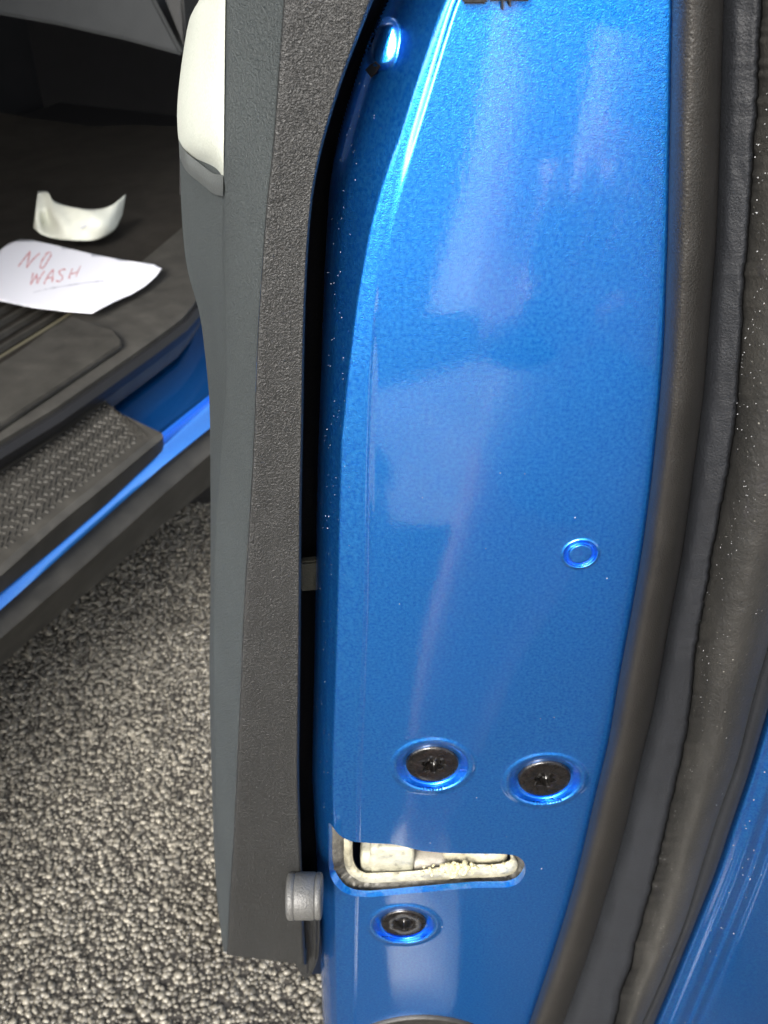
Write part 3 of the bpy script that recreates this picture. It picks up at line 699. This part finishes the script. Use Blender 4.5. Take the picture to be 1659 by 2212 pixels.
# --- latch slot contents
def band(name, a, b_, da, db, m, parent, n=110, mid=None, disp=0):
    A = smoothcurve(a, n); B = smoothcurve(b_, n); k = 8; vs = []
    for j in range(k):
        t = j / (k - 1)
        for i in range(n):
            p = A[i] * (1 - t) + B[i] * t; d = da * (1 - t) + db * t - (mid or 0) * math.sin(t * 3.1416) + disp * noise.noise(Vector((p[0] * .12, p[1] * .12, 4))) + depthf(p[0], p[1])
            vs.append(PY(p[0], p[1], D + d))
    return mesh(name, vs, grid(k, n), m, parent)
g0 = [Zb(*p) for p in [(186, 560), (186, 800), (208, 885), (280, 950), (380, 962), (600, 942), (900, 917), (1060, 915), (1122, 885), (1148, 825), (1138, 780), (1100, 730)]]
g1 = [Zb(*p) for p in [(262, 640), (262, 770), (277, 832), (322, 872), (385, 890), (600, 880), (850, 868), (1000, 862), (1075, 848), (1104, 815), (1100, 780), (1075, 730)]]
g2 = [Zb(*p) for p in [(303, 640), (303, 755), (318, 808), (352, 836), (390, 842), (600, 832), (720, 815), (850, 803), (1000, 800), (1052, 788), (1072, 772), (1062, 730)]]
g3 = [Zb(*p) for p in [(306, 640), (306, 750), (322, 803), (354, 830), (392, 836), (600, 826), (720, 809), (850, 797), (1000, 794), (1048, 782), (1068, 766), (1058, 730)]]
band('slot_rim', g0, g1, .0032, .0075, LINER, door, disp=.0008)
band('slot_gasket', g1, g2, .0060, .0062, GASKET, door, mid=.0012, disp=.0006)
band('gasket_wall', g2, g3, .0062, .022, GASKET, door)
q = [PY(*Zb(x, y), D + .026) for x, y in [(180, 560), (1160, 560), (1160, 960), (180, 960)]]
polyprism('slot_backing', q, Vector((0, .003, 0)), BLACK, door)
def rblock(name, x0, x1, y0, y1, d0, th, m, parent, p=.28, disp=.0002):
    """rounded block standing between picture columns x0..x1 and rows y0..y1 at depth d0, th thick"""
    c = PY(*Zb((x0 + x1) / 2, (y0 + y1) / 2), D + d0 + th / 2); hx = (PY(*Zb(x1, y0), D + d0) - PY(*Zb(x0, y0), D + d0)).length / 2; hz = (PY(*Zb(x0, y0), D + d0) - PY(*Zb(x0, y1), D + d0)).length / 2
    nu_, nv_ = 64, 40; vs = []; sg = lambda v, e: math.copysign(abs(v) ** e, v)
    for i in range(nv_ + 1):
        la = -math.pi / 2 + math.pi * i / nv_
        for j in range(nu_):
            lo = 2 * math.pi * j / nu_
            q_ = Vector((hx * sg(math.cos(la), p) * sg(math.cos(lo), p), th / 2 * sg(math.cos(la), p) * sg(math.sin(lo), p), hz * sg(math.sin(la), p)))
            w_ = c + q_; vs.append(w_ + q_.normalized() * disp * noise.noise(w_ * 260))
    fs = [(i * nu_ + j, i * nu_ + (j + 1) % nu_, (i + 1) * nu_ + (j + 1) % nu_, (i + 1) * nu_ + j) for i in range(nv_) for j in range(nu_)]
    return mesh(name, vs, fs, m, parent)
rblock('latch_block', 384, 606, 660, 838, .0075, .014, LATCH, door, .22, .0004)
rblock('latch_block_end', 340, 410, 705, 832, .0085, .012, LATCH, door, .5, .0004)
o = rblock('latch_fork', 735, 1055, 690, 806, .0085, .012, GASKET, door, .5, .0008)
# roller
bm = bmesh.new(); c0 = PY(*Zb(600, 770), D + .017); c1 = PY(*Zb(770, 770), D + .017)
bmesh.ops.create_cone(bm, cap_ends=True, segments=32, radius1=.0095, radius2=.0105, depth=(c1 - c0).length)
bmesh.ops.transform(bm, matrix=Matrix.Translation((c0 + c1) / 2) @ Matrix.Rotation(R(90), 4, 'Y'), verts=bm.verts)
bmobj('latch_roller', bm, ROLL, door)
bm = bmesh.new(); rnd = random.Random(3)
for i in range(120):
    x = rnd.gauss(800, 75) if i < 80 else rnd.uniform(640, 1060); y = 822 + rnd.gauss(0, 13) + (x - 800) * -.03
    if x < 640 or x > 1070: continue
    r_ = rnd.uniform(.0004, .0013) * (1.3 if abs(x - 800) < 70 else .7)
    p = PY(*Zb(x, y), D + .0055 - r_ * .5); s0 = len(bm.verts)
    ret = bmesh.ops.create_icosphere(bm, subdivisions=1, radius=r_)
    for v_ in ret['verts']: v_.co = Vector((v_.co.x * rnd.uniform(.7, 1.5), v_.co.y, v_.co.z * rnd.uniform(.7, 1.3))) + p
o = bmobj('grease_crumbs', bm, CRUMB, door); o['kind'] = 'stuff'

# --- bolts
def torx(name, r, parent, loc, rot, label):
    n = 72; prof = []; bm = bmesh.new()
    def star(k, sc): a = 6.2832 * k / n; return sc * r * (.35 + .07 * math.cos(6 * a))
    rings = [(lambda k: star(k, .25), .0042), (lambda k: star(k, .8), .0042), (lambda k: star(k, .95), .0036), (lambda k: star(k, 1.0), .0004), (lambda k: star(k, 1.05), 0.0), (lambda k: star(k, 1.22), -.0001),
             (lambda k: r * .6, -.0002), (lambda k: r * .86, -.0001), (lambda k: r * .93, .0), (lambda k: r * .965, .0003), (lambda k: r * .99, .0009), (lambda k: r, .0016), (lambda k: r, .006)]
    vs = [[bm.verts.new((f(k) * math.cos(6.2832 * k / n), d, f(k) * math.sin(6.2832 * k / n))) for k in range(n)] for f, d in rings]
    c = bm.verts.new((0, .0042, 0))
    for k in range(n): bm.faces.new((c, vs[0][(k + 1) % n], vs[0][k]))
    for a, b_ in zip(vs, vs[1:]):
        for k in range(n): bm.faces.new((a[k], a[(k + 1) % n], b_[(k + 1) % n], b_[k]))
    bmesh.ops.recalc_face_normals(bm, faces=bm.faces)
    if sum(f.normal.y for f in bm.faces) > 0 and False: pass
    me = bpy.data.meshes.new(name); bm.to_mesh(me); bm.free(); me.materials.append(BOLT)
    me.polygons.foreach_set('use_smooth', [True] * len(me.polygons)); me.set_sharp_from_angle(angle=R(38))
    o = bpy.data.objects.new(name, me); o.location = loc; o.rotation_euler = (0, rot, 0); link(o, parent); o['label'] = label
    return o
for (x, z, r), rot, lb in zip(bolts, (.3, .15, .5), ('upper left black star-socket bolt above the latch slot', 'upper right black star-socket bolt near the seal', 'smaller black star-socket bolt below the latch slot')):
    torx('bolt', r, door, Vector((x, D + .0006, z)), rot, lb)
# --- grey bumper: axis across
ca = PY(658, 1935, D - .013); rad = 50 * depth_of(658, 1935, D - .013) / FD; hl = 38 * depth_of(658, 1935, D - .013) / FD
prof = [(-1.0, 0), (-1.0, .80), (-.97, .90), (-.90, .97), (-.80, 1.0), (-.60, 1.0), (-.555, .975), (-.53, .955), (-.50, .975), (-.46, .985), (.56, .985), (.60, .96), (.63, .93), (.66, .96), (.70, .975), (.88, .97), (.97, .92), (1.0, .82), (1.0, 0)]
n = 56; vs = []
for a, rr_ in prof:
    for k in range(n): vs.append(ca + Vector((a * hl, rad * rr_ * math.cos(6.2832 * k / n), rad * rr_ * math.sin(6.2832 * k / n))))
fs = [(i * n + k, i * n + (k + 1) % n, (i + 1) * n + (k + 1) % n, (i + 1) * n + k) for i in range(len(prof) - 1) for k in range(n)]
mesh('door_bumper', vs, fs, BUMPER, door, sharp=60)
# --- dark domed cover at the bottom
cc = PY(908, 2322, D); vs = []; n = 96
rx = 205 * depth_of(908, 2310, D) / FD
prof = [(0, -.0045), (.5, -.0042), (.8, -.0034), (.93, -.0022), (.965, -.0016), (.975, -.0022), (.99, -.0015), (1.0, .0005), (1.0, .004)]
for rr_, d in prof:
    for k in range(n):
        a = 6.2832 * k / n; vs.append(cc + Vector((rx * rr_ * math.cos(a), d, rx * 1.28 * rr_ * math.sin(a))))
fs = [(i * n + k, i * n + (k + 1) % n, (i + 1) * n + (k + 1) % n, (i + 1) * n + k) for i in range(len(prof) - 1) for k in range(n)]
mesh('access_cover', vs, fs, SEAL, door)
# --- black patch painting the shade of a hole beside the pressed tab, black clip at the very top
q = [surf(x, y) + Vector((0, -.0009, 0)) for x, y in [(789, 150), (800, 139), (812, 132), (822, 142), (812, 158), (802, 166)]]
polyprism('hole_shade_patch', q, Vector((0, .0008, 0)), BLACK, door)
for x0, x1, y1 in ((1000, 1052, 9), (1056, 1146, 3), (1084, 1088, 22), (1100, 1104, 15)):
    q = [PY(x, y, D - .004) for x, y in [(x0, -40), (x1, -40), (x1, y1), (x0, y1)]]
    polyprism('top_clip', q, Vector((0, .006, 0)), BLACK, door, .0004 if x1 - x0 > 20 else 0)
# --- dust specks on the shoulder and the outer panel
bm = bmesh.new(); rnd = random.Random(11)
def speck(p, r_):
    ret = bmesh.ops.create_icosphere(bm, subdivisions=1, radius=r_)
    s = (rnd.uniform(.6, 1.3), .5, rnd.uniform(.8, 2.2))
    for v_ in ret['verts']: v_.co = Vector((v_.co.x * s[0], v_.co.y * s[1], v_.co.z * s[2])) + p
for i in range(150):
    y = rnd.uniform(150, 1850); t = rnd.gauss(.25, .14)
    if t < .05 or t > .95: continue
    speck(surf(eE(y) + (eF(y) - eE(y)) * t, y), rnd.uniform(.00005, .00012))
for i in range(16):
    y = rnd.uniform(950, 2100); x = eF(y) + (eG(y) - eF(y)) * rnd.random()
    if not nearslot(x, y): speck(surf(x, y), rnd.uniform(.0001, .00022))
for i in range(160):
    y = rnd.uniform(1500, 2212); x = eK(y) + rnd.uniform(20, 260)
    if x < 1670: speck(PY(x, y, D + .0135 + .00012 * max(0, x - eK(y) - 80)), rnd.uniform(.0001, .00025))
for i in range(330):
    y = rnd.uniform(60, 2150); x = eI(y) + abs(rnd.gauss(0, 1)) * 45 + 8 + 14 * math.sin(y * .013)
    if x < 1680: speck(PY(x, y, D - .0042 - .0035 * min(1, (x - eI(y)) / 60)), rnd.uniform(.00005, .00013))
o = bmobj('dust_specks', bm, mat('pale_dust', (.42, .43, .44), .5), door); o['kind'] = 'stuff'

# ------------------------------------------------------------------ the photographer, mirrored in the paint
def pnoise(c1, c2, sc): return lambda t, b: t.links.new(ramp(t, noise_tex(t, sc, 4), [(.35, c1), (.65, c2)]), b.inputs['Base Color'])
SKIN = mat('skin', (.58, .34, .26), .5, build=pnoise((.62, .36, .29), (.72, .46, .37), 25))
SHORTS = mat('pale_blue_cotton', (.58, .62, .68), .85, build=pnoise((.52, .57, .64), (.64, .68, .73), 30))
SHIRT = mat('white_cotton', (.72, .74, .76), .85, build=pnoise((.68, .70, .73), (.76, .78, .80), 30))
SHOE = mat('white_canvas', (.75, .75, .73), .7, build=pnoise((.68, .68, .66), (.8, .8, .78), 40))
HAIR = mat('dark_brown_hair', (.03, .02, .015), .5, build=pnoise((.02, .014, .01), (.05, .035, .025), 90))
person = empty('person', (.26, -.48, 0), 'person in pale shorts and white shoes standing before the open door', 'person')
def skinned(name, chains, m, root=0, sub=2):
    """chains: lists of (x, y, z, radius); points that repeat are joined"""
    vs, rs, es = [], [], []; idx = {}
    for c in chains:
        prev = None
        for x, y, z, r_ in c:
            k = (round(x, 4), round(y, 4), round(z, 4))
            if k not in idx: idx[k] = len(vs); vs.append((x, y, z)); rs.append(r_)
            if prev is not None: es.append((prev, idx[k]))
            prev = idx[k]
    me = bpy.data.meshes.new(name); me.from_pydata(vs, es, []); me.materials.append(m)
    o = bpy.data.objects.new(name, me); link(o, person)
    md = o.modifiers.new('skin', 'SKIN'); md.use_smooth_shade = True
    for i, r_ in enumerate(rs):
        me.skin_vertices[0].data[i].radius = (r_, r_); me.skin_vertices[0].data[i].use_root = (i == root)
    sb_ = o.modifiers.new('sub', 'SUBSURF'); sb_.levels = sub; sb_.render_levels = sub
    return o
PYB = -.37; X0 = .33
def leg(sx, kx, fx, fy):
    return [(X0, PYB - .02, .93, .13), (sx, PYB - .01, .86, .10), ((sx + kx) / 2, PYB + .03, .68, .078), (kx, PYB + .07, .49, .060), (kx * .8 + fx * .2, PYB + .07, .36, .064), (fx, PYB + .05, .12, .037), (fx, PYB + .04, .06, .036), (fx, fy, .035, .03)]
torso = [(X0, PYB - .02, .93, .13), (X0, PYB - .04, 1.08, .12), (X0, PYB - .05, 1.24, .135), (X0, PYB - .06, 1.38, .115)]
ch = [leg(.235, .100, .055, PYB + .24), leg(.43, .44, .45, PYB + .16),
      torso + [(X0, PYB - .05, 1.46, .055), (X0, PYB - .03, 1.53, .06), (X0, PYB - .01, 1.60, .085), (X0, PYB - .02, 1.68, .07)],
      [torso[-1], (X0 + .18, PYB - .05, 1.37, .055), (X0 + .20, PYB + .12, 1.13, .042), (.17, PYB + .22, 1.17, .032), (.11, PYB + .29, 1.185, .026)],
      [torso[-1], (X0 - .17, PYB - .05, 1.37, .05), (X0 - .19, PYB + .0, 1.10, .040), (.10, PYB + .18, .95, .033), (.10, PYB + .24, .925, .027)]]
skinned('body', ch, SKIN)
def hand(wx, wy, wz, dx, dz, fy):
    """palm and five bent fingers; (dx, dz) the way the fingers point, fy how they curl"""
    d = Vector((dx, 0, dz)).normalized(); s_ = Vector((-dz, 0, dx)).normalized(); w0 = Vector((wx, wy, wz)); f_ = Vector((0, fy, 0)); res = []
    base = w0 + d * .085
    P4 = lambda v, r_: (v.x, v.y, v.z, r_)
    res.append([P4(w0, .024), P4(w0 + d * .045, .030), P4(base, .026)])
    for k, ln in zip((-1.5, -.5, .5, 1.5), (.060, .075, .072, .056)):
        a = w0 + d * .045 + s_ * k * .008; b0 = base + s_ * k * .019; b1 = b0 + d * ln * .45 + f_ * .01; b2 = b1 + d * ln * .25 + f_ * .022; b3 = b2 + d * ln * .05 + f_ * .022
        res.append([P4(w0 + d * .045, .030), P4(b0, .0098), P4(b1, .009), P4(b2, .0082), P4(b3, .0075)])
    t0 = w0 + d * .02 - s_ * .02; t1 = w0 + d * .045 - s_ * .045 + f_ * .012; t2 = w0 + d * .075 - s_ * .055 + f_ * .024
    res.append([P4(w0, .024), P4(t0, .014), P4(t1, .011), P4(t2, .009)])
    return res
skinned('hand', hand(.10, PYB + .24, .925, .35, .9, -1), SKIN)
skinned('hand', hand(.11, PYB + .29, 1.185, -1, .35, 1), SKIN)
def shorts_leg(sx, kx): return [(X0, PYB - .02, .95, .145), (sx, PYB - .01, .84, .118), (sx * .6 + kx * .4, PYB + .025, .72, .092), (sx * .5 + kx * .5, PYB + .035, .64, .090)]
skinned('shorts', [shorts_leg(.235, .115), shorts_leg(.43, .44)], SHORTS)
skinned('shirt', [[(X0, PYB - .02, .98, .152)] + [(x, y, z, r_ + .022) for x, y, z, r_ in torso[1:]] + [(X0, PYB - .055, 1.43, .07)],
      [(X0, PYB - .06, 1.38, .137), (X0 - .17, PYB - .05, 1.37, .066), (X0 - .185, PYB - .01, 1.24, .058)], [(X0, PYB - .06, 1.38, .137), (X0 + .18, PYB - .05, 1.37, .066), (X0 + .195, PYB + .05, 1.24, .058)]], SHIRT)
skinned('hair', [[(X0, PYB - .08, 1.58, .06), (X0, PYB - .06, 1.67, .082), (X0, PYB - .01, 1.725, .06)]], HAIR)
skinned('nose', [[(X0, PYB + .075, 1.615, .010), (X0, PYB + .085, 1.59, .014)]], SKIN, sub=1)
for ex in (-.032, .032):
    skinned('eye', [[(X0 + ex, PYB + .060, 1.62, .010), (X0 + ex + .006, PYB + .061, 1.62, .010)]], SHOE, sub=1)
    skinned('ear', [[(X0 + ex * 2.7, PYB - .02, 1.62, .014), (X0 + ex * 2.7, PYB - .025, 1.585, .011)]], SKIN, sub=1)
skinned('mouth', [[(X0 - .018, PYB + .066, 1.557, .006), (X0, PYB + .072, 1.555, .007), (X0 + .018, PYB + .066, 1.557, .006)]], mat('lips', (.4, .16, .14), .5), sub=1)
for fx, fy in ((.05, PYB + .25), (.45, PYB + .17)):
    skinned('shoe', [[(fx, PYB + .01, .05, .046), (fx, PYB + .06, .06, .05), (fx, (PYB + .08 + fy) / 2 + .02, .045, .048), (fx, fy + .03, .036, .036)]], SHOE)
